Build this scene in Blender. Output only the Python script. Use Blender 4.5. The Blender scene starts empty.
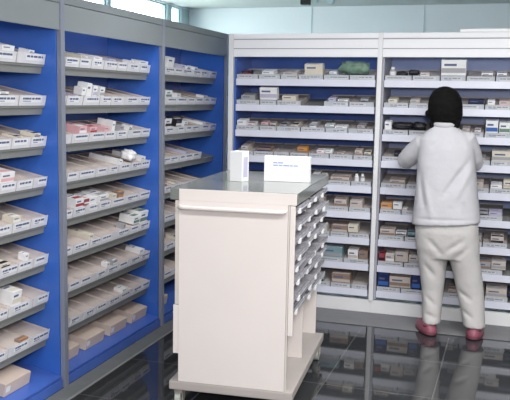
import bpy, bmesh, math, random
from mathutils import Vector, Matrix, Euler
RND = random.Random(7)
SC = bpy.context.scene
COL = SC.collection
PI = math.pi
TILT = math.radians(11)

# ------------------------------------------------------------------ materials
def mat(name, col, rough=.5, metal=0., spec=.5, noise=0., nscale=8., bump=0., bscale=40., alpha=1., coat=0., trans=0.):
    m = bpy.data.materials.new(name); m.use_nodes = True
    nt = m.node_tree; b = nt.nodes['Principled BSDF']
    b.inputs['Base Color'].default_value = (*col, 1)
    b.inputs['Roughness'].default_value = rough
    b.inputs['Metallic'].default_value = metal
    b.inputs['Specular IOR Level'].default_value = spec
    b.inputs['Alpha'].default_value = alpha
    b.inputs['Coat Weight'].default_value = coat
    b.inputs['Transmission Weight'].default_value = trans
    if noise or bump:
        tc = nt.nodes.new('ShaderNodeTexCoord')
    if noise:
        n = nt.nodes.new('ShaderNodeTexNoise'); n.inputs['Scale'].default_value = nscale; n.inputs['Detail'].default_value = 4
        nt.links.new(tc.outputs['Object'], n.inputs['Vector'])
        r = nt.nodes.new('ShaderNodeMapRange'); r.inputs['From Min'].default_value = .3; r.inputs['From Max'].default_value = .7
        r.inputs['To Min'].default_value = 1 - noise; r.inputs['To Max'].default_value = 1 + noise
        nt.links.new(n.outputs['Fac'], r.inputs['Value'])
        mx = nt.nodes.new('ShaderNodeVectorMath'); mx.operation = 'SCALE'; mx.inputs[0].default_value = col
        nt.links.new(r.outputs['Result'], mx.inputs['Scale'])
        nt.links.new(mx.outputs['Vector'], b.inputs['Base Color'])
    if bump:
        n2 = nt.nodes.new('ShaderNodeTexNoise'); n2.inputs['Scale'].default_value = bscale; n2.inputs['Detail'].default_value = 3
        nt.links.new(tc.outputs['Object'], n2.inputs['Vector'])
        bp = nt.nodes.new('ShaderNodeBump'); bp.inputs['Strength'].default_value = bump; bp.inputs['Distance'].default_value = .02
        nt.links.new(n2.outputs['Fac'], bp.inputs['Height']); nt.links.new(bp.outputs['Normal'], b.inputs['Normal'])
    return m

def s(r, g, b):   # sRGB 0-255 -> linear
    f = lambda c: (c/255/12.92) if c/255 <= .04045 else ((c/255+.055)/1.055)**2.4
    return (f(r), f(g), f(b))

M = dict(
    alu=mat('brushed_aluminium', s(140,145,160), .35, .25, noise=.04),
    header=mat('grey_painted_header', s(132,139,143), .5, noise=.03, nscale=3),
    toprail=mat('grey_painted_rail', s(122,129,133), .5, noise=.03, nscale=3),
    header_white=mat('white_painted_header', s(240,240,244), .4, noise=.02, nscale=3),
    groove=mat('groove_grey', s(150,150,162), .6, noise=.02),
    upright_white=mat('white_upright', s(228,228,230), .4, noise=.02),
    blue=mat('blue_laminate', s(58,104,192), .22, noise=.08, nscale=5),
    blue_back=mat('blue_back_panel', s(70,103,184), .3, noise=.08, nscale=4),
    blue_back_glare=mat('blue_back_panel_glare', s(150,168,220), .4, noise=.06, nscale=4),  # blue panel with the flash glare put into its colour as a paler tone
    shelf=mat('grey_shelf_metal', s(132,134,132), .5, noise=.04),
    rail=mat('pale_rail', s(218,220,234), .35, noise=.03),
    bin=mat('beige_bin_plastic', s(206,193,187), .5, noise=.07, nscale=14),
    bin_grey=mat('grey_bin_plastic', s(184,176,174), .45, noise=.1, nscale=14),
    lip=mat('white_lip_plastic', s(214,214,219), .35, noise=.05, nscale=30),
    lip_grey=mat('clear_grey_lip', s(190,194,200), .3, noise=.07, nscale=30),
    panel_grey=mat('pale_grey_side_panel', s(176,178,190), .4, noise=.04),
    paper=mat('label_paper', s(230,231,235), .6, noise=.02),
    label_dull=mat('grey_label_paper', s(206,208,212), .5, noise=.06, nscale=30),
    ink_dull=mat('faded_ink', s(142,146,158), .6, noise=.1),
    ink=mat('label_ink', s(88,98,134), .6, noise=.1),
    ink_blue=mat('blue_ink', s(150,162,226), .6, noise=.05),
    carton=mat('beige_carton', s(206,188,176), .6, noise=.06, nscale=10),
    white=mat('white_carton', s(240,240,242), .45, noise=.02),
    cream=mat('cream_enamel', s(228,219,215), .38, noise=.015, nscale=4),
    cream_dark=mat('cream_edge', s(206,198,192), .4, noise=.02),
    greytop=mat('grey_green_top', s(124,128,124), .12, noise=.05, nscale=6),
    plate=mat('grey_base_plate', s(176,168,164), .4, noise=.05),
    clear=mat('smoky_clear_plastic', s(168,166,172), .2, noise=.25, nscale=22, trans=.2),
    rubber=mat('dark_rubber', s(60,62,60), .6, noise=.1),
    wheel=mat('pale_wheel', s(188,192,186), .4, noise=.08),
    black=mat('black_plastic', s(26,28,30), .4, noise=.1),
    wall=mat('pale_blue_wall_paint', s(226,236,239), .7, noise=.02, nscale=2),
    wall_grey=mat('off_white_wall_paint', s(214,212,208), .8, noise=.02, nscale=2),
    ceil=mat('ceiling_paint', s(198,208,204), .8, noise=.04, nscale=1.5),
    frame=mat('window_frame_paint', s(176,200,204), .5, noise=.04),
    joint=mat('light_grey_joint', s(132,134,132), .6, noise=.05),
    border=mat('grey_floor_border', s(112,114,114), .75, spec=.1, noise=.08, nscale=12),
    border_back=mat('pale_grey_floor_border', s(128,128,131), .8, spec=.1, noise=.05, nscale=12),
    coat=mat('white_coat_cotton', s(188,187,192), .85, spec=.2, noise=.025, nscale=9, bump=.35, bscale=11),
    pants=mat('off_white_trousers', s(194,191,190), .85, spec=.2, noise=.03, nscale=9, bump=.4, bscale=12),
    skin=mat('skin', s(196,146,122), .55, noise=.04, nscale=20),
    hair=mat('black_hair', s(16,15,15), .8, spec=.12, noise=.3, nscale=40, bump=.2, bscale=60),
    pink=mat('dusty_pink_shoe', s(140,76,94), .5, noise=.08, nscale=20),
    sole=mat('dark_sole', s(92,50,60), .6, noise=.08),
)
GOODS = dict(white=s(232,232,234), beige=s(198,187,180), grey=s(164,164,168), pink=s(222,176,182), teal=s(128,160,168),
             green=s(108,136,120), brown=s(146,124,112), blue=s(58,102,176), navy=s(30,38,84), orange=s(208,142,66),
             black=s(30,30,36), red=s(160,60,66), cream=s(216,209,194), lavender=s(186,184,206))
GM = {k: mat('goods_' + k, v, .45, noise=.35 if k == 'green' else .05, nscale=25) for k, v in GOODS.items()}

def floor_mat():
    m = bpy.data.materials.new('charcoal_floor_tiles'); m.use_nodes = True
    nt = m.node_tree; b = nt.nodes['Principled BSDF']
    tc = nt.nodes.new('ShaderNodeTexCoord')
    mp = nt.nodes.new('ShaderNodeMapping')
    P = .548
    mp.inputs['Location'].default_value = (1.94/P + 20, -4.93/.56 + 20, 0); mp.inputs['Scale'].default_value = (1/P, 1/.56, 1)
    nt.links.new(tc.outputs['Object'], mp.inputs['Vector'])
    br = nt.nodes.new('ShaderNodeTexBrick'); br.offset = 0; br.squash = 1
    br.inputs['Scale'].default_value = 1; br.inputs['Brick Width'].default_value = 1; br.inputs['Row Height'].default_value = 1
    br.inputs['Mortar Size'].default_value = .006; br.inputs['Mortar Smooth'].default_value = .1
    br.inputs['Color1'].default_value = (*s(58,59,61), 1); br.inputs['Color2'].default_value = (*s(55,56,58), 1); br.inputs['Mortar'].default_value = (*s(92,94,94), 1)
    nt.links.new(mp.outputs['Vector'], br.inputs['Vector'])
    n = nt.nodes.new('ShaderNodeTexNoise'); n.inputs['Scale'].default_value = 6; n.inputs['Detail'].default_value = 5
    nt.links.new(tc.outputs['Object'], n.inputs['Vector'])
    r = nt.nodes.new('ShaderNodeMapRange'); r.inputs['To Min'].default_value = .8; r.inputs['To Max'].default_value = 1.2
    nt.links.new(n.outputs['Fac'], r.inputs['Value'])
    v = nt.nodes.new('ShaderNodeVectorMath'); v.operation = 'SCALE'
    nt.links.new(br.outputs['Color'], v.inputs[0]); nt.links.new(r.outputs['Result'], v.inputs['Scale'])
    nt.links.new(v.outputs['Vector'], b.inputs['Base Color'])
    b.inputs['Roughness'].default_value = .045; b.inputs['Specular IOR Level'].default_value = .7
    return m
M['floor'] = floor_mat()

def glass_mat():
    m = bpy.data.materials.new('window_glass'); m.use_nodes = True
    b = m.node_tree.nodes['Principled BSDF']
    b.inputs['Base Color'].default_value = (.95, 1, 1, 1); b.inputs['Roughness'].default_value = .02
    b.inputs['Transmission Weight'].default_value = 1; b.inputs['IOR'].default_value = 1.05
    return m
M['glass'] = glass_mat()

# ------------------------------------------------------------------ mesh helpers
class MB:
    def __init__(self): self.bm = bmesh.new(); self.mats = []
    def mi(self, m):
        if m not in self.mats: self.mats.append(m)
        return self.mats.index(m)
    def _new(self, verts, m, mx):
        fs = set()
        for v in verts:
            for f in v.link_faces: fs.add(f)
        i = self.mi(m)
        for f in fs: f.material_index = i
        if mx is not None: bmesh.ops.transform(self.bm, matrix=mx, verts=verts)
        return fs
    def box(self, a, b, m, bev=0, mx=None):
        c = [(p+q)/2 for p, q in zip(a, b)]; d = [abs(q-p) for p, q in zip(a, b)]
        r = bmesh.ops.create_cube(self.bm, size=1, matrix=Matrix.Translation(c) @ Matrix.Diagonal((*d, 1)))
        vs = r['verts']; i = self.mi(m)
        for v in vs:
            for f in v.link_faces: f.material_index = i
        if bev:
            es = list({e for v in vs for e in v.link_edges})
            rr = bmesh.ops.bevel(self.bm, geom=es, offset=bev, segments=2, affect='EDGES', profile=.7)
            vs = list({v for f in rr['faces'] for v in f.verts} | {v for v in vs if v.is_valid})
            for f in {f for v in vs for f in v.link_faces}: f.material_index = i
        if mx is not None: bmesh.ops.transform(self.bm, matrix=mx, verts=vs)
        return self
    def cyl(self, p, q, r, m, seg=16, r2=None):
        p, q = Vector(p), Vector(q); d = q - p
        mx = Matrix.Translation((p+q)/2) @ d.to_track_quat('Z', 'Y').to_matrix().to_4x4()
        res = bmesh.ops.create_cone(self.bm, cap_ends=True, segments=seg, radius1=r, radius2=r if r2 is None else r2, depth=d.length, matrix=mx)
        i = self.mi(m)
        for v in res['verts']:
            for f in v.link_faces: f.material_index = i
        return self
    def tube(self, pts, r, m, seg=10):
        pts = [Vector(p) for p in pts]; rings = []; i = self.mi(m)
        for k, p in enumerate(pts):
            t = (pts[min(k+1, len(pts)-1)] - pts[max(k-1, 0)]).normalized()
            q = t.to_track_quat('Z', 'Y'); rr = r[k] if isinstance(r, (list, tuple)) else r
            rings.append([self.bm.verts.new(p + q @ Vector((math.cos(a)*rr, math.sin(a)*rr, 0))) for a in [2*PI*j/seg for j in range(seg)]])
        self.bridge(rings, i); return self
    def bridge(self, rings, i, cap=True):
        n = len(rings[0])
        for a, b in zip(rings, rings[1:]):
            for j in range(n):
                f = self.bm.faces.new((a[j], a[(j+1) % n], b[(j+1) % n], b[j])); f.material_index = i; f.smooth = True
        if cap:
            f = self.bm.faces.new(list(reversed(rings[0]))); f.material_index = i
            f = self.bm.faces.new(rings[-1]); f.material_index = i
    def loft(self, secs, m, seg=28, power=2.3):
        """secs: (cx, cy, z, hx, hy)"""
        rings = []; i = self.mi(m)
        for cx, cy, z, hx, hy in secs:
            ring = []
            for j in range(seg):
                a = 2*PI*j/seg; c, sn = math.cos(a), math.sin(a)
                ring.append(self.bm.verts.new((cx + hx*math.copysign(abs(c)**(2/power), c), cy + hy*math.copysign(abs(sn)**(2/power), sn), z)))
            rings.append(ring)
        self.bridge(rings, i); return self
    def ball(self, c, r, m, seg=20, ring=14, mx=None):
        T = Matrix.Translation(c) @ (mx or Matrix.Identity(4)) @ Matrix.Diagonal((*r, 1))
        res = bmesh.ops.create_uvsphere(self.bm, u_segments=seg, v_segments=ring, radius=1, matrix=T)
        i = self.mi(m)
        for v in res['verts']:
            for f in v.link_faces: f.material_index = i; f.smooth = True
        return self
    def mesh(self, name):
        me = bpy.data.meshes.new(name); bmesh.ops.recalc_face_normals(self.bm, faces=self.bm.faces)
        self.bm.to_mesh(me); self.bm.free()
        for m in self.mats: me.materials.append(m)
        return me
    def build(self, name, parent=None): return link(name, self.mesh(name), parent)

def link(name, data, parent=None):
    o = bpy.data.objects.new(name, data); COL.objects.link(o)
    if parent: o.parent = parent
    return o
def empty(name, loc=(0,0,0), rot=(0,0,0)):
    o = bpy.data.objects.new(name, None); COL.objects.link(o); o.location = loc; o.rotation_euler = rot; o.empty_display_size = .1
    return o
def tag(o, label, cat, group=None):
    o['label'] = label; o['category'] = cat
    if group: o['group'] = group
    return o
def structure(o): o['kind'] = 'structure'; return o
def smooth(me):
    for p in me.polygons: p.use_smooth = True

# ------------------------------------------------------------------ room shell
XL, XR, YB, YF, ZC = -3.45, 2.7, 8.2, -2.4, 2.4
structure(MB().box((XL-.1, YF-.1, -.06), (XR+.1, YB+.1, 0), M['floor']).build('floor'))
structure(MB().box((XL-.1, YF-.1, ZC), (XR+.1, YB+.1, ZC+.08), M['ceil']).build('ceiling'))
w = MB(); w.box((XL-.1, YB, 0), (XR+.1, YB+.1, ZC), M['wall'])
structure(w.build('wall_back'))
w = MB()
for x in (-2.06, -.9, .3, 1.5): w.box((x-.004, YB-.006, 1.2), (x+.004, YB-.0005, ZC), M['frame'])
structure(w.build('trim_1'))
structure(MB().box((XR, YF, 0), (XR+.1, YB, ZC), M['wall_grey']).build('wall_right'))
structure(MB().box((XL-.1, YF-.1, 0), (XR+.1, YF, ZC), M['wall_grey']).build('wall_front'))
# left wall with a long band of windows
WIN = [(4.3, 5.55), (5.65, 6.35), (6.42, 7.62), (7.74, 7.98)]
w = MB(); z0, z1 = 1.2, 2.385
w.box((XL-.1, YF, 0), (XL, YB, z0), M['wall']); w.box((XL-.1, YF, z1), (XL, YB, ZC), M['wall'])
ys = [YF] + [v for ab in WIN for v in ab] + [YB]
for a, b in zip(ys[::2], ys[1::2]): w.box((XL-.1, a, z0), (XL, b, z1), M['frame'] if b - a < .3 else M['wall'])
structure(w.build('wall_left'))
for k, (a, b) in enumerate(WIN):
    f = MB()
    for y in (a, b): f.box((XL-.07, y-.02 if y == b else y, z0), (XL-.02, y if y == b else y+.02, z1), M['frame'])
    f.box((XL-.07, a+.02, z0), (XL-.02, b-.02, z0+.03), M['frame']); f.box((XL-.07, a+.02, z1-.015), (XL-.02, b-.02, z1), M['frame'])
    root = structure(f.build('window_%d' % (k+1)))
    structure(MB().box((XL-.05, a+.02, z0+.03), (XL-.046, b-.02, z1-.015), M['glass']).build('window_pane', root))
# floor borders in front of the shelving
structure(MB().box((-2.04, 1.0, .0005), (-1.945, 5.254, .003), M['border']).build('trim_2'))
structure(MB().box((-1.945, 1.0, .0005), (-1.932, 4.93, .0032), M['joint']).build('trim_3'))
structure(MB().box((-1.945, 4.93, .0005), (1.25, 5.25, .003), M['border_back']).build('trim_4'))

# ------------------------------------------------------------------ shelving on the left wall
ORD = ['first', 'second', 'third', 'fourth', 'fifth', 'sixth', 'seventh', 'eighth', 'ninth', 'tenth', 'eleventh', 'twelfth', 'thirteenth']
SHELF = ['top', 'second', 'third', 'fourth', 'fifth', 'sixth', 'seventh', 'eighth', 'bottom']
X0, DEP, HT = -2.042, .38, 1.911
ZL = [1.584, 1.392, 1.200, 1.007, .818, .628, .437, .250, .075]      # foot of the label lip, top to bottom
ZB = [.112 + .178*i for i in range(8, -1, -1)]
PITCH = 1.139
BAYL = [2.180, 3.319, 4.458]

def shelf_mesh_left():
    m = MB(); w = PITCH/2 - .0295
    m.box((-w, .004, -.012), (w, .315, -.001), M['shelf'])
    m.box((-w, .012, -.046), (w, .018, -.012), M['shelf'])
    return m.mesh('shelf')
SHL = shelf_mesh_left()
def low_shelf_mesh_left():
    m = MB(); w = PITCH/2 - .0295
    m.box((-w, -.072, -.012), (w, .315, -.001), M['blue_back'])
    return m.mesh('shelf')
SHLOW = low_shelf_mesh_left()

def left_bay(k, label):
    y0 = BAYL[k]; root = empty('shelving_unit', (X0, y0 + PITCH/2, 0), (0, 0, PI/2))
    tag(root, label, 'shelving', 'blue shelving bays along the left wall')
    W = PITCH/2                                    # local x runs along the wall, local y into the bay
    MB().box((-W+.02, DEP-.012, .05), (W-.02, DEP, HT-.02), M['blue_back']).build('back_panel', root)
    for sx in (-1, 1):
        x = sx*(W-.012); MB().box((min(x, x-sx*.016), .0208, 0), (max(x, x-sx*.016), DEP-.013, HT-.02), M['blue']).build('side_panel', root)
    MB().box((W-.0195, -.004, 0), (W+.0155, .02, HT-.0015), M['alu'], .003).build('upright', root)
    MB().box((-W+.0157, .002, 1.746), (W-.0197, .018, 1.868), M['header'], .002).build('header', root)
    MB().box((-W+.0157, -.001, 1.870), (W-.0197, .05, HT-.001), M['toprail'], .002).build('top_rail', root)
    MB().box((-W+.03, .004, .001), (W-.03, .018, .046), M['blue_back']).build('plinth', root)
    for z in ZL:
        s_ = link('shelf', SHLOW if z < .1 else SHL, root); s_.location = (0, .08, z); s_.rotation_euler = (TILT, 0, 0)
    return root
left_bay(0, 'blue shelving bay cut off by the left edge, nearest bay of the left wall')
left_bay(1, 'blue shelving bay between two grey uprights, middle bay of the left wall')
left_bay(2, 'blue shelving bay next to the corner, partly behind the trolley')

# ------------------------------------------------------------------ shelving on the back wall
YBK = 5.254
BAYB = [(-1.887, -.850), (-.850, .187), (.187, 1.224)]
HB = 1.885
def shelf_mesh_back(W):
    m = MB(); m.box((-W, .014, .020), (W, .31, .030), M['shelf']); return m.mesh('shelf')
def rail_mesh_back(W):
    m = MB(); m.box((-W, 0, -.004), (W, .006, .042), M['rail'], .0015); m.box((-W, .006, .001), (W, .028, .005), M['rail']); return m.mesh('rail')
WB = (BAYB[0][1] - BAYB[0][0])/2
SHB, RLB = shelf_mesh_back(WB-.03), rail_mesh_back(WB-.029)

def back_bay(k, label, backmat):
    a, b = BAYB[k]; W = (b-a)/2; root = empty('shelving_unit', ((a+b)/2, YBK, 0))
    tag(root, label, 'shelving', 'white fronted shelving bays along the back wall')
    MB().box((-W+.02, DEP-.012, .05), (W-.02, DEP, HB-.02), backmat).build('back_panel', root)
    for sx in (-1, 1):
        x = sx*(W-.009); MB().box((min(x, x-sx*.016), .0305, .09), (max(x, x-sx*.016), DEP-.013, HB-.02), backmat if k == 0 and sx < 0 else M['panel_grey']).build('side_panel', root)
    MB().box((-W-.0147, -.014, .087), (-W+.0147, .02, HB), M['upright_white'], .003).build('upright', root)
    h = MB(); h.box((-W+.0152, .0, 1.727), (W-.0152, .018, HB-.002), M['header_white'], .002)
    h.box((-W+.0152, -.006, 1.850), (W-.0152, .0, HB-.002), M['header_white'], .002)
    h.box((-W+.0152, -.002, 1.843), (W-.0152, .0, 1.848), M['groove']); h.box((-W+.0152, -.002, 1.780), (W-.0152, .0, 1.785), M['groove'])
    h.build('header', root)
    p = MB(); p.box((-W, -.002, .001), (W-.0005, .03, .086), M['upright_white'], .002); p.build('plinth', root)
    for z in ZB:
        s_ = link('shelf', SHB, root); s_.location = (0, .016, z); s_.rotation_euler = (TILT, 0, 0)
        link('rail', RLB, s_).rotation_euler = (-TILT, 0, 0)
    return root
back_bay(0, 'blue backed shelving bay with white rails left of the centre upright', M['blue_back'])
back_bay(1, 'pale shelving bay with white rails in front of the person in white', M['blue_back_glare'])
o = MB().box((-.35, 5.27, HB+.0005), (.60, 5.33, HB+.022), M['white'], .004).build('batten')
tag(o, 'flat white batten lying on top of the right back bay', 'batten')

# ------------------------------------------------------------------ storage bins
cache = {}
def bin_mesh(w, d, h, fl, bm, lm):
    key = ('bin', w, d, h, bm.name)
    if key not in cache:
        m = MB(); x = w/2; t = .003
        m.box((-x, t, 0), (x, d, fl), bm)
        m.box((-x, t, fl), (-x+t, d, h-.004), bm); m.box((x-t, t, fl), (x, d, h-.004), bm); m.box((-x+t, d-t, fl), (x-t, d, h-.004), bm)
        m.box((-x, 0, 0), (x, t, h), lm)
        cache[key] = m.mesh('storage_bin')
    return cache[key]
def label_mesh(w, h, var, dull):
    key = ('lab', round(w, 3), h, var, dull)
    if key not in cache:
        m = MB(); x = w/2; rr = random.Random(var*31+5)
        m.box((-x, -.0012, -h/2), (x, 0, h/2), M['label_dull' if dull else 'paper'])
        q = -x + .004
        while q < x - .012:
            l = rr.uniform(.012, .03); e = min(q+l, x-.004)
            m.box((q, -.0018, h*.02), (e, -.0013, h*.38), M['ink_dull' if dull else 'ink']); q = e + rr.choice((.002, .003, .006))
        q = -x + .006
        if rr.random() < .5: m.box((q, -.0018, -h*.32), (q+w*.4, -.0013, -h*.2), M['ink'])
        cache[key] = m.mesh('price_label')
    return cache[key]
def carton_mesh(w, d, h):
    key = ('car', w, d, h)
    if key not in cache:
        m = MB(); m.box((-w/2, 0, 0), (w/2, d, h), M['carton'], .003); m.box((-w/2+.01, -.001, h*.3), (-w/2+.04, 0, h*.75), M['paper'])
        cache[key] = m.mesh('carton')
    return cache[key]

def frame_left(k, i, y):          # matrix of a point on the shelf: x along the shelf, y into it, z up off the sloping board
    return Matrix.Translation((X0-.08, y, ZL[i])) @ Matrix.Rotation(PI/2, 4, 'Z') @ Matrix.Rotation(TILT, 4, 'X')
def frame_back(i, x):
    return Matrix.Translation((x, YBK+.016, ZB[i])) @ Matrix.Rotation(TILT, 4, 'X') @ Matrix.Translation((0, .016, .0312))

BINS = {}       # (bay, shelf) -> list of (centre, width, matrix, ordinal phrase)
def place_bin(mx, w, style, label, group):
    if style == 'left': me = bin_mesh(w, .29, .048, .040, M['bin'], M['lip'])
    else: me = bin_mesh(w, .27, .040, .030, M['bin_grey'], M['lip_grey'])
    o = link('storage_bin', me); o.matrix_world = mx
    tag(o, label, 'bin', group)
    lw = round(w*RND.choice((.62, .74, .82)), 3)
    l = link('price_label', label_mesh(lw, .026 if style == 'left' else .020, RND.randrange(6), style != 'left'), o)
    l.location = (RND.uniform(-.5, .5)*(w-lw-.008), -.0002, .028 if style == 'left' else .021)
    return o
def fill(lo, hi, seed, wmin=.105, wmax=.165, gaps=()):
    rr = random.Random(seed); q = lo; out = []
    while True:
        w = round(rr.choice((.11, .125, .14, .155)), 3)
        if q + w > hi: break
        if not any(q < g1 and q + w > g0 for g0, g1 in gaps): out.append((q + w/2, w))
        q += w + .004
    k = (hi - lo)/(q - .004 - lo)                  # stretch the row so that it ends at the side panel
    return [(lo + (c - lo)*k, round(w*k, 4)) for c, w in out]

BAYNAME = {'L0': 'nearest bay of left wall', 'L1': 'middle bay of left wall', 'L2': 'far bay of left wall', 'B0': 'left bay of back wall', 'B1': 'right bay of back wall'}
def do_shelf(bay, i, spans, fromright, fr, style):
    n = len(spans); lst = []
    for j, (c, w) in enumerate(spans):
        r = n-1-j if fromright else j
        ph = ORD[r] + (' from right' if fromright else ' from left')
        mx = fr(c)
        adj = 'beige' if style == 'left' else 'grey'
        place_bin(mx, w-.003, style, '%s storage bin, %s, %s shelf, %s' % (adj, ph, SHELF[i], BAYNAME[bay]), 'bins on the %s shelf, %s' % (SHELF[i], BAYNAME[bay]))
        lst.append((c, w, mx, ph))
    BINS[(bay, i)] = lst

for i in range(8):
    a, b = BAYL[0] + .70, BAYL[0] + PITCH - .0305
    do_shelf('L0', i, fill(a - .25*(i > 5), b, 100+i), True, lambda c, i=i: frame_left(0, i, c), 'left')
    a, b = BAYL[1] + .0305, BAYL[1] + PITCH - .0305
    do_shelf('L1', i, fill(a, b, 200+i), False, lambda c, i=i: frame_left(1, i, c), 'left')
    a, b = BAYL[2] + .0305, BAYL[2] + PITCH - .0305
    sp = fill(a, b, 300+i)
    if i >= 3: sp = sp[:(6, 5, 4, 4, 3)[i-3]]
    do_shelf('L2', i, sp, False, lambda c, i=i: frame_left(2, i, c), 'left')
def carton(mx, label, w=.2, h=.062):
    o = link('carton', carton_mesh(w, .26, h)); o.matrix_world = mx @ Matrix.Translation((0, .002, .0005)); tag(o, label, 'carton', 'beige cartons on the bottom shelves of the left wall')
for j in range(4):
    carton(frame_left(1, 8, BAYL[1]+.15+.272*j), 'plain beige carton, %s from left, bottom shelf, middle bay of left wall' % ORD[j])
carton(frame_left(0, 8, 3.02), 'plain beige carton alone on bottom shelf, nearest bay of left wall')
carton(frame_left(2, 8, BAYL[2]+.14), 'plain beige carton on bottom shelf of far left bay, beside trolley')

for i in range(9):
    a, b = BAYB[0][0] + .032, BAYB[0][1] - .032
    sp = fill(a, b, 400+i, gaps=((-1.36, -1.29),) if i == 1 else ())
    if i >= 4: sp = [q for q in sp if q[0] > -1.62]
    do_shelf('B0', i, sp, True, lambda c, i=i: frame_back(i, c), 'back')
    a, b = BAYB[1][0] + .032, BAYB[1][1] - .032
    sp = [q for q in fill(a, b, 500+i) if q[0] < .06]
    if i >= 3: sp = [q for q in sp if not (-.46 < q[0] < (-.34 if i < 6 else -.40))]
    do_shelf('B1', i, sp, False, lambda c, i=i: frame_back(i, c), 'back')

# ------------------------------------------------------------------ goods in the bins
def box_mesh(w, d, h, col, band):
    key = ('box', w, d, h, col, band)
    if key not in cache:
        m = MB(); m.box((-w/2, 0, 0), (w/2, d, h), GM[col], min(.0015, h*.1))
        e = .0006
        if band:
            m.box((-w/2+.002, -e, h*.18), (w/2-.002, 0, h*.48), GM[band]); m.box((-w/2+.004, d*.12, h), (w/2-.004, d*.38, h+e), GM[band])
        m.box((-w*.38, -e, h*.62), (w*.12, 0, h*.76), M['ink'])
        m.box((-w*.38, d*.55, h), (w*.2, d*.63, h+e), M['ink'])
        cache[key] = m.mesh('medicine_box')
    return cache[key]
def bottle_mesh(r, h, col):
    key = ('bot', r, h, col)
    if key not in cache:
        m = MB(); m.cyl((0, 0, 0), (0, 0, h*.68), r, GM[col], 14); m.cyl((0, 0, h*.68), (0, 0, h*.78), r, GM[col], 14, r*.55)
        cache[key] = m.mesh('medicine_bottle')
        m = MB(); m.cyl((0, 0, h*.78), (0, 0, h), r*.6, M['white'], 14); cache[('cap', r, h)] = m.mesh('bottle_cap')
        m = MB(); m.cyl((0, 0, h*.15), (0, 0, h*.55), r*1.02, M['paper'], 14); cache[('blab', r, h)] = m.mesh('bottle_label')
    return cache[key]
def bag_mesh(w, d, h, col, seed):
    key = ('bag', w, d, h, col, seed)
    if key not in cache:
        m = MB(); rr = random.Random(seed); from mathutils import noise
        m.ball((0, 0, 0), (1, 1, 1), GM[col], 28, 18)
        for v in m.bm.verts:
            c = v.co.copy(); e = [math.copysign(abs(q)**.6, q) for q in c]
            k = 1 + .28*noise.noise(c*2.6 + Vector((seed, 0, 0))) + .12*noise.noise(c*7)
            v.co = Vector((e[0]*w/2*k, d/2 + e[1]*d/2*k, max(0, h/2 + e[2]*h/2*k)))
        cache[key] = m.mesh('pouch')
    return cache[key]
TAKEN = {}
EXT = dict(L0=(BAYL[0]+.03, BAYL[1]-.03), L1=(BAYL[1]+.03, BAYL[2]-.03), L2=(BAYL[2]+.03, BAYL[2]+PITCH-.03), B0=(BAYB[0][0]+.03, BAYB[0][1]-.03), B1=(BAYB[1][0]+.03, BAYB[1][1]-.03))
FLOORZ = {'L': .0406, 'B': .0306}
occupied = set()
def good(bay, i, c, w, d, h, col, band=None, kind='box', look=None, dy=.012, lift=0):
    """put one thing on shelf i at shelf coordinate c"""
    lst = BINS[(bay, i)]
    k = min(range(len(lst)), key=lambda q: abs(lst[q][0]-c)); ph = lst[k][3]
    occupied.add((bay, i, k))
    if kind == 'box' and look is None: c = max(min(c, lst[k][0]+max(0, lst[k][1]/2-w/2-.006)), lst[k][0]-max(0, lst[k][1]/2-w/2-.006))
    taken = TAKEN.setdefault((bay, i), []); E0, E1 = EXT[bay]
    best = None
    for st in range(0, 60):
        for sg in (1, -1):
            q = c + sg*st*.004
            if q - w/2 < E0 + .004 or q + w/2 > E1 - .004: continue
            if any(abs(q-tc) < (w+tw)/2 + .004 for tc, tw in taken): continue
            best = q; break
        if best is not None: break
    if best is None: return None
    c = best; taken.append((c, w))
    k = min(range(len(lst)), key=lambda q: abs(lst[q][0]-c)); ph = lst[k][3]; occupied.add((bay, i, k))
    fr = frame_left(0, i, c) if bay[0] == 'L' else frame_back(i, c)
    fits = w < lst[k][1] - .01 and abs(c - lst[k][0]) <= (lst[k][1]-w)/2 - .003
    z = (FLOORZ[bay[0]] if fits else (.0487 if bay[0] == 'L' else .0407)) + lift
    if kind == 'box': o = link('medicine_box', box_mesh(w, d, h, col, band)); n = 'medicine box'; cat = 'box'
    elif kind == 'bottle':
        me = bottle_mesh(w/2, h, col); o = link('medicine_bottle', me); n = 'medicine bottle'; cat = 'bottle'
        link('bottle_cap', cache[('cap', w/2, h)], o); link('bottle_label', cache[('blab', w/2, h)], o)
    else: o = link('pouch', bag_mesh(w, d, h, col, int(abs(c)*1000))); n = 'soft pouch'; cat = 'pouch'
    o.matrix_world = fr @ Matrix.Translation((0, dy + (w/2 if kind == 'bottle' else 0), z))
    colw = col
    if look is None: look = '%s%s %s' % (colw, ' and ' + band if band else '', n)
    lab = '%s, %s bin %s, %s shelf, %s' % (look, ph.split()[0], ' '.join(ph.split()[1:]), SHELF[i], BAYNAME[bay])
    k2 = lab
    if k2 in LABELS:
        for ex in ('left-hand', 'smaller', 'narrower', 'outer'):
            k2 = ex + ' ' + lab
            if k2 not in LABELS: break
    LABELS.add(k2)
    tag(o, k2, cat, '%ss on the shelves' % {'box': 'medicine box', 'bottle': 'medicine bottle', 'bag': 'soft pouch'}[kind] if kind != 'box' else 'medicine boxes on the shelves')
    return o
LABELS = set()
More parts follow.
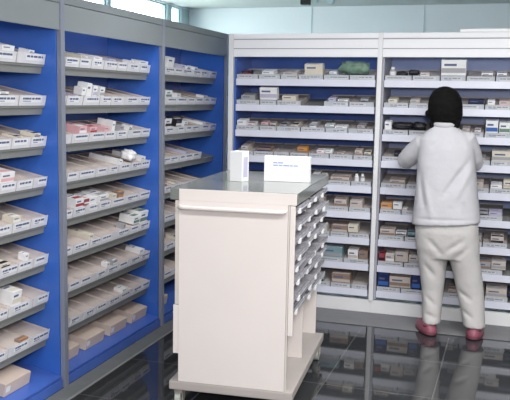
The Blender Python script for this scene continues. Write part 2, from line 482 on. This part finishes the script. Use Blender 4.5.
SPECIAL = [
 # back wall, left bay
 ('B0',0,-1.786,.07,.05,.03,'black','red'), ('B0',0,-1.63,.085,.09,.028,'white',None), ('B0',0,-1.47,.10,.12,.02,'beige',None),
 ('B0',0,-1.295,.125,.06,.078,'cream',None), ('B0',0,-1.03,.19,.10,.078,'green',None,'bag','crumpled green pouch'), ('B0',0,-1.17,.05,.06,.03,'white','teal'),
 ('B0',1,-1.668,.125,.05,.085,'white','lavender'), ('B0',1,-1.078,.07,.05,.022,'white','black'), ('B0',1,-1.17,.05,.06,.03,'lavender',None), ('B0',1,-.95,.05,.06,.03,'grey','black'),
 ('B0',2,-1.825,.07,.07,.042,'white',None), ('B0',2,-1.755,.055,.08,.022,'white','red'), ('B0',2,-1.645,.05,.06,.032,'pink','green'), ('B0',2,-1.57,.04,.05,.03,'beige','black'),
 ('B0',2,-1.05,.085,.07,.018,'white',None), ('B0',2,-1.12,.06,.06,.018,'white','teal'),
 ('B0',3,-1.355,.07,.05,.045,'orange','brown'), ('B0',3,-1.24,.055,.06,.03,'white','pink'), ('B0',3,-1.19,.05,.05,.022,'white',None), ('B0',3,-1.10,.05,.05,.02,'beige','black'),
 ('B0',4,-1.10,.13,.09,.03,'beige','brown'), ('B0',4,-.985,.03,.03,.055,'white',None,'bottle'), ('B0',4,-.945,.03,.03,.055,'grey',None,'bottle'), ('B0',4,-.905,.05,.05,.03,'white',None),
 ('B0',5,-1.20,.09,.10,.055,'beige',None), ('B0',5,-1.09,.085,.10,.055,'beige','brown'), ('B0',5,-.985,.085,.10,.05,'beige',None), ('B0',5,-.90,.05,.08,.045,'grey',None),
 ('B0',6,-1.16,.11,.10,.05,'brown','beige'), ('B0',6,-1.04,.07,.09,.05,'cream',None), ('B0',6,-.93,.09,.10,.055,'beige',None),
 ('B0',7,-1.13,.16,.10,.075,'teal','grey',), ('B0',7,-.99,.07,.08,.065,'white','beige'), ('B0',7,-.91,.06,.08,.06,'brown',None),
 ('B0',8,-1.14,.13,.10,.07,'brown','beige'), ('B0',8,-.96,.15,.10,.065,'cream','beige'),
 # back wall, right bay
 ('B1',0,-.77,.04,.04,.06,'grey',None,'bottle'), ('B1',0,-.765,.07,.04,.03,'black',None,'bag','knotted black pouch'), ('B1',0,-.68,.07,.04,.03,'black',None,'bag','small black pouch'),
 ('B1',0,-.372,.155,.06,.10,'white','grey'), ('B1',0,-.17,.07,.06,.03,'white','black'), ('B1',0,-.09,.06,.06,.03,'white','navy'), ('B1',0,-.60,.06,.06,.025,'beige','white'),
 ('B1',1,-.215,.095,.05,.036,'navy','black'), ('B1',1,-.135,.045,.05,.034,'white',None), ('B1',1,-.76,.06,.07,.03,'cream',None), ('B1',1,-.65,.06,.07,.03,'beige','grey'), ('B1',1,-.05,.07,.07,.03,'beige','pink'),
 ('B1',2,-.785,.045,.06,.06,'white',None), ('B1',2,-.69,.13,.06,.04,'black',None,'bag','long black pouch'), ('B1',2,-.61,.08,.06,.055,'black',None,'bag','shiny black pouch'),
 ('B1',2,-.135,.075,.06,.085,'white','blue'), ('B1',2,-.045,.065,.06,.075,'white','green'),
 ('B1',3,-.105,.13,.07,.07,'cream','grey'), ('B1',3,-.715,.04,.05,.04,'black',None),
 ('B1',4,-.19,.07,.08,.045,'beige',None), ('B1',4,-.11,.07,.08,.03,'white',None), ('B1',4,-.035,.09,.08,.05,'cream','beige'), ('B1',4,-.70,.10,.08,.03,'beige','brown'),
 ('B1',5,-.79,.075,.06,.045,'orange','beige'), ('B1',5,-.695,.06,.04,.045,'white',None), ('B1',5,-.66,.03,.04,.02,'white','pink'), ('B1',5,-.15,.06,.07,.03,'grey','black'), ('B1',5,-.06,.08,.08,.03,'lavender',None),
 ('B1',6,-.76,.10,.07,.05,'beige','brown'), ('B1',6,-.66,.07,.05,.025,'white','black'), ('B1',6,-.60,.05,.06,.04,'teal','black'), ('B1',6,-.15,.08,.08,.05,'grey','brown'), ('B1',6,-.05,.08,.08,.05,'beige','black'),
 ('B1',7,-.825,.04,.06,.06,'red','black'), ('B1',7,-.745,.06,.08,.055,'beige','white'), ('B1',7,-.66,.085,.08,.065,'beige',None), ('B1',7,-.57,.08,.08,.06,'beige','grey'), ('B1',7,-.15,.09,.10,.055,'grey','brown'), ('B1',7,-.05,.09,.10,.055,'beige','grey'),
 ('B1',8,-.805,.075,.08,.095,'navy','blue'), ('B1',8,-.69,.14,.09,.075,'beige','brown'), ('B1',8,-.575,.06,.08,.10,'navy','blue'), ('B1',8,-.09,.13,.10,.06,'beige','grey'), ('B1',8,.03,.09,.08,.05,'black','navy'),
 # left wall, middle bay
 ('L1',0,3.86,.09,.10,.022,'white',None), ('L1',0,3.97,.07,.05,.018,'lavender','grey'), ('L1',0,4.31,.11,.06,.026,'white',None), ('L1',0,4.20,.05,.05,.02,'white','grey'),
 ('L1',1,3.70,.05,.06,.072,'white',None), ('L1',1,3.765,.045,.06,.06,'white','lavender'), ('L1',1,3.83,.05,.06,.055,'white','grey'), ('L1',1,3.64,.04,.05,.04,'white',None),
 ('L1',2,3.64,.075,.12,.04,'pink','white'), ('L1',2,3.75,.07,.10,.035,'pink','red'), ('L1',2,3.86,.06,.09,.03,'pink',None), ('L1',2,3.97,.03,.10,.06,'white',None), ('L1',2,4.07,.05,.06,.03,'grey',None), ('L1',2,4.18,.04,.05,.03,'white','green'),
 ('L1',3,4.06,.04,.20,.03,'white',None), ('L1',3,4.22,.09,.08,.06,'white',None,'bag','rolled white pouch'), ('L1',3,4.32,.06,.20,.03,'white','cream'), ('L1',3,4.42,.05,.06,.055,'white','lavender'),
 ('L1',4,3.64,.08,.10,.05,'white','red'), ('L1',4,3.74,.08,.10,.04,'white',None), ('L1',4,3.86,.10,.12,.04,'white','grey'), ('L1',4,3.98,.05,.06,.03,'cream',None), ('L1',4,4.08,.06,.05,.035,'brown','orange'), ('L1',4,3.68,.05,.05,.03,'red','white'),
 ('L1',5,4.31,.10,.12,.075,'white','green'), ('L1',5,4.42,.08,.10,.05,'white','green'), ('L1',5,4.10,.03,.05,.03,'grey',None), ('L1',5,3.68,.05,.16,.03,'cream',None),
 ('L1',6,3.99,.05,.04,.03,'grey','white'), ('L1',6,3.90,.03,.04,.03,'white',None), ('L1',6,4.30,.06,.10,.03,'white',None),
 # left wall, nearest bay
 ('L0',0,3.06,.09,.14,.03,'white',None), ('L0',0,3.19,.04,.06,.02,'white','navy'), ('L0',3,3.03,.10,.12,.05,'white','pink'), ('L0',4,3.05,.06,.06,.03,'cream','white'), ('L0',5,3.12,.03,.04,.035,'white',None), ('L0',6,3.03,.07,.10,.07,'white','cream'),
 ('L0',7,3.09,.07,.03,.012,'brown','orange'),
 # left wall, far bay
 ('L2',0,4.62,.10,.09,.075,'white','grey'), ('L2',0,4.75,.10,.09,.07,'white',None), ('L2',0,4.95,.05,.06,.03,'lavender',None), ('L2',0,5.05,.06,.06,.025,'white','navy'), ('L2',0,5.18,.05,.06,.025,'white','blue'),
 ('L2',1,4.60,.10,.10,.05,'teal','white'), ('L2',1,4.72,.09,.10,.05,'white','green'), ('L2',1,4.88,.06,.06,.03,'white',None),
 ('L2',2,4.60,.11,.10,.075,'black',None,'bag','shiny black pouch'), ('L2',2,4.71,.09,.10,.06,'white','black'), ('L2',2,4.84,.09,.08,.055,'black','white'), ('L2',2,4.98,.06,.06,.04,'white','grey'),
 ('L2',3,4.58,.05,.05,.015,'brown',None), ('L2',4,4.66,.06,.04,.015,'brown',None), ('L2',5,4.58,.08,.08,.05,'black',None), ('L2',6,4.58,.08,.08,.05,'grey','black'),
]
for t in SPECIAL: good(*t)
# the rest: low boxes in some of the bins nothing was placed in
rr = random.Random(11); EXTRA_FULL = {('B1', 0)}
for (bay, i), lst in BINS.items():
    for k, (c, w, mx, ph) in enumerate(lst):
        if (bay, i, k) in occupied: continue
        if bay[0] == 'L':
            if rr.random() < .80: continue
            col = rr.choice(('white', 'beige', 'white', 'cream', 'lavender')); h = rr.uniform(.015, .03); n = 1
        else:
            if rr.random() < .06: continue
            col = rr.choice(('beige', 'grey', 'cream', 'grey', 'beige', 'white', 'brown', 'lavender')); h = rr.uniform(.024, .05 if i < 4 else .072); n = 2 if rr.random() < .45 and i > 1 and len(TAKEN) else 1
        if (bay, i) in EXTRA_FULL: n = 1
        cols = [col, rr.choice([q for q in ('beige', 'grey', 'white', 'cream', 'brown', 'black') if q != col])]
        for m_ in range(n):
            band = rr.choice((None, 'grey', 'brown', 'black', 'white', 'navy'))
            wd = rr.choice((.05, .065, .08, .1)) if n == 1 else rr.choice((.038, .045, .05))
            cc = c if n == 1 else c + (m_-.5)*w*.48
            good(bay, i, cc, round(min(w-.03, wd), 3), round(rr.choice((.06, .08, .11, .16)), 3), round(h*rr.uniform(.8, 1), 2), cols[m_], band if band != cols[m_] else None)

# ------------------------------------------------------------------ medication trolley
TR = empty('medicine_trolley', (-1.195, 3.730, 0), (0, 0, math.radians(4.6)))
tag(TR, 'cream medicine trolley with clear tilt bins on its side, in the aisle', 'trolley')
HX, HY = .2915, .4765
MB().box((-HX, -HY, .098), (HX, HY, .140), M['plate'], .008).build('base_plate', TR)
MB().box((-.2475, -HY+.003, .1405), (.2515, -HY+.026, .9855), M['cream'], .001).build('end_panel', TR)
MB().box((.2525, -HY+.005, .1405), (.2600, -HY+.030, .9835), M['cream_dark'], .002).build('edge_trim', TR)
MB().box((.2610, -HY+.006, .40), (.2835, -HY+.020, .9835), M['cream'], .003).build('rack_plate', TR)
MB().box((-.2685, -HY+.010, .502), (-.2490, -HY+.024, .9835), M['cream_dark'], .003).build('rack_plate', TR)
MB().box((-.2760, -HY+.010, .27), (-.2490, -HY+.024, .50), M['cream'], .003).build('rack_plate', TR)
h = MB(); hz = .958; hy = -HY+.003
pts = [(-.238, hy, hz), (-.238, hy-.02, hz), (-.230, hy-.034, hz), (-.215, hy-.038, hz), (.215, hy-.038, hz), (.230, hy-.034, hz), (.238, hy-.02, hz), (.238, hy, hz)]
h.tube(pts, .0095, M['cream'], 12); h.build('push_handle', TR)
t = MB(); t.box((-HX, -HY+.006, .986), (HX, HY, 1.038), M['greytop'], .004); top = t.build('top', TR)
MB().box((-.2475, -HY+.002, .9858), (HX-.002, -HY+.0058, 1.037), M['cream'], .001).build('front_edge', top)
MB().box((-.02, -HY+.035, .1405), (.02, HY-.03, .984), M['cream']).build('spine', TR)
for y in (.006, HY-.03):
    MB().box((-.247, y, .1405), (.247, y+.014, .984), M['cream'], .003).build('divider_panel', TR)
def tilt_bin(wd):
    b = MB(); x0, x1, zt, zb = .10, .292, .058, .0   # profile in x-z swept along y, front face leaning outwards
    prof = [(x0, zb), (.268, zb), (.300, zt*.8), (.297, zt), (.288, zt*.88), (x0, zt*.9)]
    i = b.mi(M['clear']); A = [b.bm.verts.new((x, -wd/2, z)) for x, z in prof]; B = [b.bm.verts.new((x, wd/2, z)) for x, z in prof]
    n = len(prof)
    for k in range(n): b.bm.faces.new((A[k], A[(k+1) % n], B[(k+1) % n], B[k])).material_index = i
    b.bm.faces.new(A); b.bm.faces.new(B)
    return b.mesh('tilt_bin')
COLS = [(-HY+.032, -.168), (-.164, .003), (.024, .226), (.230, HY-.034)]
def grip_glint_mesh(wd):
    g = MB(); g.box((.290, -wd*.5+.02, .022), (.302, -wd*.5+.058, .046), M['white'], .004); g.box((.2905, -wd*.2, .034), (.2985, wd*.47, .040), M['lip_grey'])  # white block paints the glint on a bin's grip; grey strip is trim
    return g.mesh('grip_glint')
for c, (a, b_) in enumerate(COLS):
    wd = round(b_-a-.003, 3); TBM, GLINT = tilt_bin(wd), grip_glint_mesh(wd)
    for r in range(8):
        o = link('tilt_bin', TBM, TR); o.location = (RND.uniform(-.012, .004), (a+b_)/2, .455 + .065*r); o.rotation_euler = (0, RND.uniform(-.05, .04), 0)
        link('grip_glint', GLINT, o)
for x in (-.262, .262):
    for y in (-HY+.06, HY-.07):
        f = MB(); f.cyl((x, y, .076), (x, y, .0975), .022, M['plate'], 14); f.box((x-.020, y-.012, .062), (x+.020, y+.028, .078), M['plate'], .003)
        f.box((x-.021, y-.002, .030), (x-.016, y+.030, .064), M['plate']); f.box((x+.016, y-.002, .030), (x+.021, y+.030, .064), M['plate'])
        fk = f.build('caster', TR)
        wl = MB(); wl.cyl((x-.013, y+.014, .040), (x+.013, y+.014, .040), .040, M['wheel'], 22); wl.cyl((x-.0155, y+.014, .040), (x+.0155, y+.014, .040), .014, M['rubber'], 12)
        wl.build('wheel', fk)
# boxes on the trolley
R5 = Matrix.Rotation(math.radians(4.6), 4, 'Z')
b = MB(); b.box((-.034, 0, 0), (.034, .07, .148), M['white'], .002); b.box((.0341, .012, .02), (.0345, .058, .12), GM['lavender'])
o = b.build('carton'); o.matrix_world = Matrix.Translation((-1.273, 3.63, 1.0385)) @ Matrix.Rotation(math.radians(-9), 4, 'Z')
tag(o, 'tall white carton standing on the trolley top, left of the wide one', 'carton')
b = MB(); b.box((-.114, 0, 0), (.114, .045, .125), M['white'], .002); o = b.build('carton')
o.matrix_world = Matrix.Translation((-1.045, 3.735, 1.0385)) @ R5
tag(o, 'wide white carton with blue printing standing on the trolley top', 'carton')
t = MB(); q = -.068
for l in (.020, .026): t.box((q, -.0008, .090), (q+l, 0, .096), M['ink_blue']); q += l+.004
q = -.068
for l in (.024, .018, .030, .014, .022): t.box((q, -.0008, .077), (q+l, 0, .083), M['ink_blue']); q += l+.004
t.build('printing', o)

# ------------------------------------------------------------------ fixture on the ceiling at the back
fx = empty('ceiling_fixture', (-1.93, 7.45, 2.4)); tag(fx, 'small black fixture under the ceiling above the left back bay', 'fixture')
b = MB(); b.box((-.05, -.04, -.07), (.035, .04, -.0005), M['black'], .008); b.build('housing', fx)
b = MB(); b.cyl((.09, 0, -.055), (.09, 0, -.0005), .03, M['frame'], 14); b.build('mount', fx)
b = MB(); b.cyl((.24, -.03, -.035), (.24, .03, -.035), .034, M['frame'], 16); b.box((.20, -.01, -.02), (.28, .01, -.0005), M['frame']); b.build('lens', fx)

# ------------------------------------------------------------------ the person
def remeshed(mb, vox, name, smooth_it=0, mats=None):
    me = mb.mesh(name); o = bpy.data.objects.new('tmp', me); COL.objects.link(o)
    r = o.modifiers.new('r', 'REMESH'); r.mode = 'VOXEL'; r.voxel_size = vox; r.use_smooth_shade = True
    if smooth_it:
        sm = o.modifiers.new('s', 'SMOOTH'); sm.iterations = smooth_it; sm.factor = .5
    dg = bpy.context.evaluated_depsgraph_get()
    out = bpy.data.meshes.new_from_object(o.evaluated_get(dg)); out.name = name
    bpy.data.objects.remove(o)
    out.materials.clear(); [out.materials.append(m) for m in (mats or mb.mats)]
    smooth(out); return out

PX, PY = -.36, 4.93
P = empty('person', (PX, PY, 0)); tag(P, 'person in a white coat, white trousers and pink shoes reaching into the back shelves', 'person')
def L(x, y, z): return (x-PX, y-PY, z)
S = M['skin']
# shared joints (world)
LS, LE, LW = (-.525, 4.965, 1.182), (-.625, 5.040, 1.075), (-.590, 5.100, 1.140)
RS, RE, RW = (-.258, 4.965, 1.220), (-.212, 5.040, 1.075), (-.245, 5.100, 1.185)
HIP = {-1: (-.425, 4.935, .74), 1: (-.275, 4.935, .74)}
KNEE = {-1: (-.415, 4.955, .43), 1: (-.190, 4.955, .43)}
ANK = {-1: (-.411, 4.925, .085), 1: (-.150, 4.935, .085)}
HC = Vector(L(-.400, 5.005, 1.408))            # head centre
b = MB()
b.loft([(L(-.35, 4.935, 0)[0], 4.935-PY, .70, .145, .10), (.008, .005, .80, .15, .10), (.003, .01, .95, .125, .09), (-.012, .02, 1.08, .14, .10), (-.02, .035, 1.20, .15, .09), (-.022, .04, 1.265, .09, .065), (-.025, .045, 1.29, .05, .05)], S, 24)
b.tube([L(-.385, 4.97, 1.26), L(-.395, 4.985, 1.33), tuple(HC)], [.055, .048, .05], S, 14)
HR = Matrix.Rotation(math.radians(18), 4, 'Z') @ Matrix.Rotation(math.radians(-16), 4, 'X')   # turned left, looking down
def hd(x, y, z): return tuple(HC + (HR @ Vector((x, y, z))))
b.ball(HC, (.072, .088, .105), S, 24, 18, HR)
b.ball(hd(0, .03, -.055), (.05, .058, .05), S, 16, 12, HR)               # jaw
b.ball(hd(0, .094, -.012), (.011, .016, .022), S, 12, 8, HR)             # nose
b.ball(hd(0, .084, -.052), (.024, .010, .007), S, 12, 8, HR)             # lips
for sx in (-1, 1):
    b.ball(hd(sx*.073, -.004, -.01), (.009, .018, .03), S, 10, 8, HR)    # ears
    b.ball(hd(sx*.03, .073, .008), (.018, .012, .008), S, 10, 8, HR)     # brow
def arm(Sh, El, Wr, sx):
    b.tube([L(*Sh), L(*[(p*.5+q*.5) for p, q in zip(Sh, El)]), L(*El), L(*[(p*.5+q*.5) for p, q in zip(El, Wr)]), L(*Wr)], [.045, .04, .034, .032, .024], S, 12)
    d = (Vector(Wr)-Vector(El)).normalized(); w0 = Vector(L(*Wr)); fwd = (d*.35 + Vector((0, 1, .0))*.8).normalized(); side = Vector((1, 0, 0))
    side = (side - fwd*side.dot(fwd)).normalized(); up = fwd.cross(side)*-1
    b.tube([w0, w0+fwd*.02, w0+fwd*.05, w0+fwd*.075], [.022, .028, .034, .030], S, 12)                # palm
    for n, (off, ln) in enumerate(((-.027, .055), (-.009, .066), (.009, .062), (.026, .048))):
        k0 = w0 + fwd*.065 + side*off; k1 = k0 + fwd*ln*.5 - Vector((0, 0, .006)); k2 = k1 + fwd*ln*.32 - Vector((0, 0, .014)); k3 = k2 + fwd*ln*.12 - Vector((0, 0, .014))
        b.tube([k0, k1, k2, k3], [.0095, .009, .0082, .006], S, 8)
    t0 = w0 + fwd*.025 - side*sx*.02; b.tube([t0, t0 - side*sx*.022 + fwd*.02, t0 - side*sx*.028 + fwd*.045], [.012, .0105, .008], S, 8)
arm(LS, LE, LW, -1); arm(RS, RE, RW, 1)
for sx in (-1, 1):
    h, k, a = HIP[sx], KNEE[sx], ANK[sx]
    b.tube([L(*h), L(*[(p+q)/2 for p, q in zip(h, k)]), L(*k), L(k[0]*.6+a[0]*.4, k[1]*.6+a[1]*.4-.012, .29), L(*a), L(a[0], a[1], .03)], [.083, .07, .052, .05, .034, .03], S, 14)
    tx = -.05 if sx < 0 else .02
    b.tube([L(a[0], a[1]-.02, .045), L(a[0]+tx*.4, a[1]+.07, .045), L(a[0]+tx, a[1]+.145, .035)], [.03, .034, .026], S, 10)
body = link('body', remeshed(b, .006, 'body', 2, [S]), P)
e = MB()
for sx in (-1, 1):
    e.ball(hd(sx*.03, .079, -.004), (.0115, .006, .006), M['white'], 10, 8, HR); e.ball(hd(sx*.03, .0845, -.004), (.005, .0025, .005), M['black'], 8, 6, HR)
e.build('eyes', P)
# hair: full short bob that hides the nape
b = MB()
b.loft([(HC.x+.012, HC.y-.026, HC.z-.092, .070, .060), (HC.x+.010, HC.y-.024, HC.z-.080, .094, .080), (HC.x+.006, HC.y-.018, HC.z-.04, .104, .098), (HC.x+.002, HC.y-.014, HC.z+.02, .104, .106),
        (HC.x, HC.y-.012, HC.z+.065, .094, .098), (HC.x-.002, HC.y-.010, HC.z+.10, .074, .078), (HC.x-.004, HC.y-.008, HC.z+.122, .042, .046), (HC.x-.004, HC.y-.008, HC.z+.13, .015, .016)], M['hair'], 30, 2.2)
for dx, dz, r in ((-.066, -.100, .020), (-.062, -.128, .011), (-.058, -.146, .007), (.004, -.098, .018), (.010, -.122, .012), (.017, -.140, .007), (.050, -.094, .030), (.078, -.090, .024), (-.100, -.035, .014)):
    b.ball(tuple(HC + Vector((dx, -.055, dz))), (r, r*.9, r*1.5), M['hair'], 12, 10)
face = remeshed(b, .006, 'hair', 3, [M['hair']])
bm_ = bmesh.new(); bm_.from_mesh(face)             # cut the hair open where the face is
inv = (Matrix.Translation(HC) @ HR).inverted()
kill = [v for v in bm_.verts if (inv @ v.co).y > .045 and (inv @ v.co).z < .055]
bmesh.ops.delete(bm_, geom=kill, context='VERTS'); bm_.to_mesh(face); bm_.free()
link('hair', face, P)
# coat
C = M['coat']; b = MB()
def Lx(x, y, z, hx, hy): return (x-PX, y-PY, z, hx, hy)
b.loft([Lx(-.354, 4.935, .690, .206, .150), Lx(-.355, 4.935, .71, .205, .150), Lx(-.357, 4.938, .80, .196, .142), Lx(-.362, 4.942, .93, .184, .132), Lx(-.370, 4.95, 1.06, .174, .124),
        Lx(-.377, 4.96, 1.16, .168, .118), Lx(-.383, 4.966, 1.215, .160, .108), Lx(-.386, 4.97, 1.255, .125, .090), Lx(-.390, 4.975, 1.285, .082, .070), Lx(-.392, 4.98, 1.30, .065, .060)], C, 36, 2.5)
def mid(p, q, t): return tuple(a*(1-t)+c*t for a, c in zip(p, q))
def sleeve(Sh, El, Wr, inn):
    b.tube([L(*inn), L(*Sh), L(*mid(Sh, El, .5)), L(*mid(Sh, El, .85)), L(*El), L(*mid(El, Wr, .2)), L(*mid(El, Wr, .6)), L(*mid(El, Wr, .95))], [.050, .060, .063, .061, .059, .057, .051, .046], C, 16)
sleeve(LS, LE, LW, (-.45, 4.965, 1.212)); sleeve(RS, RE, RW, (-.31, 4.965, 1.222))
cm = remeshed(b, .008, 'coat', 3, [C])
for v in cm.vertices:                              # the hem hangs lower on the left
    k = max(0, min(1, (.90 - v.co.z)/.2)); v.co.z += k*(.012 + .075*v.co.x)
# folds: gentle creases pressed into the coat
def fold(me, lines):
    for v in me.vertices:
        dsp = 0
        for (x0, z0, x1, z1, amp, wid) in lines:
            dx, dz = x1-x0, z1-z0; ln = dx*dx+dz*dz
            t = max(0, min(1, ((v.co.x-x0)*dx+(v.co.z-z0)*dz)/ln)); px, pz = x0+t*dx, z0+t*dz
            d2 = (v.co.x-px)**2 + (v.co.z-pz)**2
            dsp += amp*math.exp(-d2/(2*wid*wid))*(math.sin(PI*min(max(t, .02), .98))**.5)
        if v.co.y < .03: v.co.y += dsp
fold(cm, [(.13, 1.10, -.01, .88, .014, .012), (.155, 1.06, .05, .84, -.008, .012), (-.16, 1.02, -.12, .80, .012, .012), (-.135, .98, -.06, .72, -.008, .014), (.10, .86, .17, .70, .010, .014), (-.02, 1.24, -.10, 1.16, .008, .012), (.04, 1.24, .11, 1.16, .008, .012), (-.19, .735, .19, .745, .006, .006)])
link('coat', cm, P)
b = MB(); ring = []
for k in range(25):
    a = 2*PI*k/24; ring.append(L(-.392+.060*math.cos(a), 4.980+.058*math.sin(a), 1.314+.012*math.sin(a)))
b.tube(ring, .020, C, 8); link('collar', b.mesh('collar'), P)
# trousers
T = M['pants']; b = MB()
b.loft([Lx(-.35, 4.938, .885, .150, .108), Lx(-.35, 4.936, .78, .182, .130), Lx(-.348, 4.934, .66, .192, .136), Lx(-.340, 4.935, .55, .190, .124), Lx(-.334, 4.937, .49, .178, .110)], T, 32, 2.6)
b.loft([Lx(-.425, 4.936, .62, .090, .110), Lx(-.425, 4.938, .50, .094, .104), Lx(-.421, 4.944, .40, .082, .092), Lx(-.416, 4.948, .28, .068, .080), Lx(-.413, 4.940, .16, .060, .074), Lx(-.411, 4.925, .072, .056, .072)], T, 24, 2.2)
b.loft([Lx(-.242, 4.936, .62, .092, .110), Lx(-.236, 4.938, .50, .094, .104), Lx(-.211, 4.944, .40, .088, .092), Lx(-.187, 4.948, .28, .082, .082), Lx(-.165, 4.942, .16, .072, .076), Lx(-.152, 4.935, .072, .067, .074)], T, 24, 2.2)
tm = remeshed(b, .008, 'trousers', 3, [T])
fold(tm, [(-.09, .62, .0, .52, .010, .012), (.12, .62, .02, .54, .010, .012), (-.11, .46, -.03, .36, .009, .012), (.03, .46, .16, .58, .010, .012), (-.09, .25, -.02, .18, .009, .01), (.10, .30, .19, .24, .009, .01), (.13, .18, .20, .13, .009, .01), (-.09, .14, -.02, .11, .008, .01)])
link('trousers', tm, P)
for sx, rot in ((-1, 24), (1, -4)):
    a = ANK[sx]
    b = MB(); b.loft([(0, .055, .012, .050, .120), (0, .055, .030, .052, .122), (0, .052, .050, .047, .112), (0, .045, .066, .040, .090), (0, .03, .080, .034, .060)], M['pink'], 24, 2.4)
    sh = remeshed(b, .005, 'shoe', 3, [M['pink']])
    o = link('shoe', sh, P); o.location = (a[0]-PX-.012*(sx < 0), a[1]-PY-.018, 0); o.rotation_euler = (0, 0, math.radians(rot))
    b = MB(); b.loft([(0, .055, .0042, .051, .121), (0, .055, .016, .053, .123)], M['sole'], 24, 2.4); so = b.build('sole', o)
    b = MB(); b.loft([(0, -.010, .052, .041, .036), (0, -.012, .075, .037, .032)], M['pink'], 20, 2.2); b.build('heel_strap', o)

# ------------------------------------------------------------------ light
def area(name, loc, size, power, rot=(0, 0, 0), col=(1, 1, 1), sy=None):
    l = bpy.data.lights.new(name, 'AREA'); l.energy = power; l.color = col; l.shape = 'RECTANGLE'; l.size = size; l.size_y = sy or size
    o = bpy.data.objects.new(name, l); COL.objects.link(o); o.location = loc; o.rotation_euler = rot; return o
area('ceiling_lamp', (.3, 3.4, 2.37), 1.2, 46, sy=.3)
area('ceiling_lamp', (-1.1, 3.9, 2.37), 1.0, 15, sy=.3)
area('ceiling_lamp', (.6, 1.2, 2.37), 1.2, 62, sy=.6)
area('ceiling_lamp', (-1.0, 1.2, 2.37), 1.2, 36, sy=.6)
area('flash', (.15, -.25, 1.75), 0.35, 62, (math.radians(82), 0, .2), (1, .97, .97))
w = bpy.data.worlds.new('World'); SC.world = w; w.use_nodes = True
w.node_tree.nodes['Background'].inputs['Color'].default_value = (.93, .98, 1, 1); w.node_tree.nodes['Background'].inputs['Strength'].default_value = 7.6

# ------------------------------------------------------------------ camera
f, yaw, pitch, roll = 788.4004, .3123435, .1295857, .0190122
cy, sy, cp, sp = math.cos(yaw), math.sin(yaw), math.cos(pitch), math.sin(pitch)
fw = Vector((-sy*cp, cy*cp, -sp)); rt = Vector((cy, sy, 0)); up = rt.cross(fw)
c, sn = math.cos(roll), math.sin(roll); r2 = c*rt + sn*up; u2 = -sn*rt + c*up
cam = bpy.data.cameras.new('Camera'); cam.sensor_fit = 'HORIZONTAL'; cam.sensor_width = 36; cam.lens = f*36/510; cam.clip_start = .05
co = bpy.data.objects.new('Camera', cam); COL.objects.link(co)
co.matrix_world = Matrix(((r2.x, u2.x, -fw.x, 0), (r2.y, u2.y, -fw.y, 0), (r2.z, u2.z, -fw.z, 1.45), (0, 0, 0, 1)))
SC.camera = co
SC.view_settings.view_transform = 'Standard'; SC.view_settings.look = 'None'; SC.view_settings.exposure = 0; SC.view_settings.gamma = 1; SC.view_settings.use_curve_mapping = False
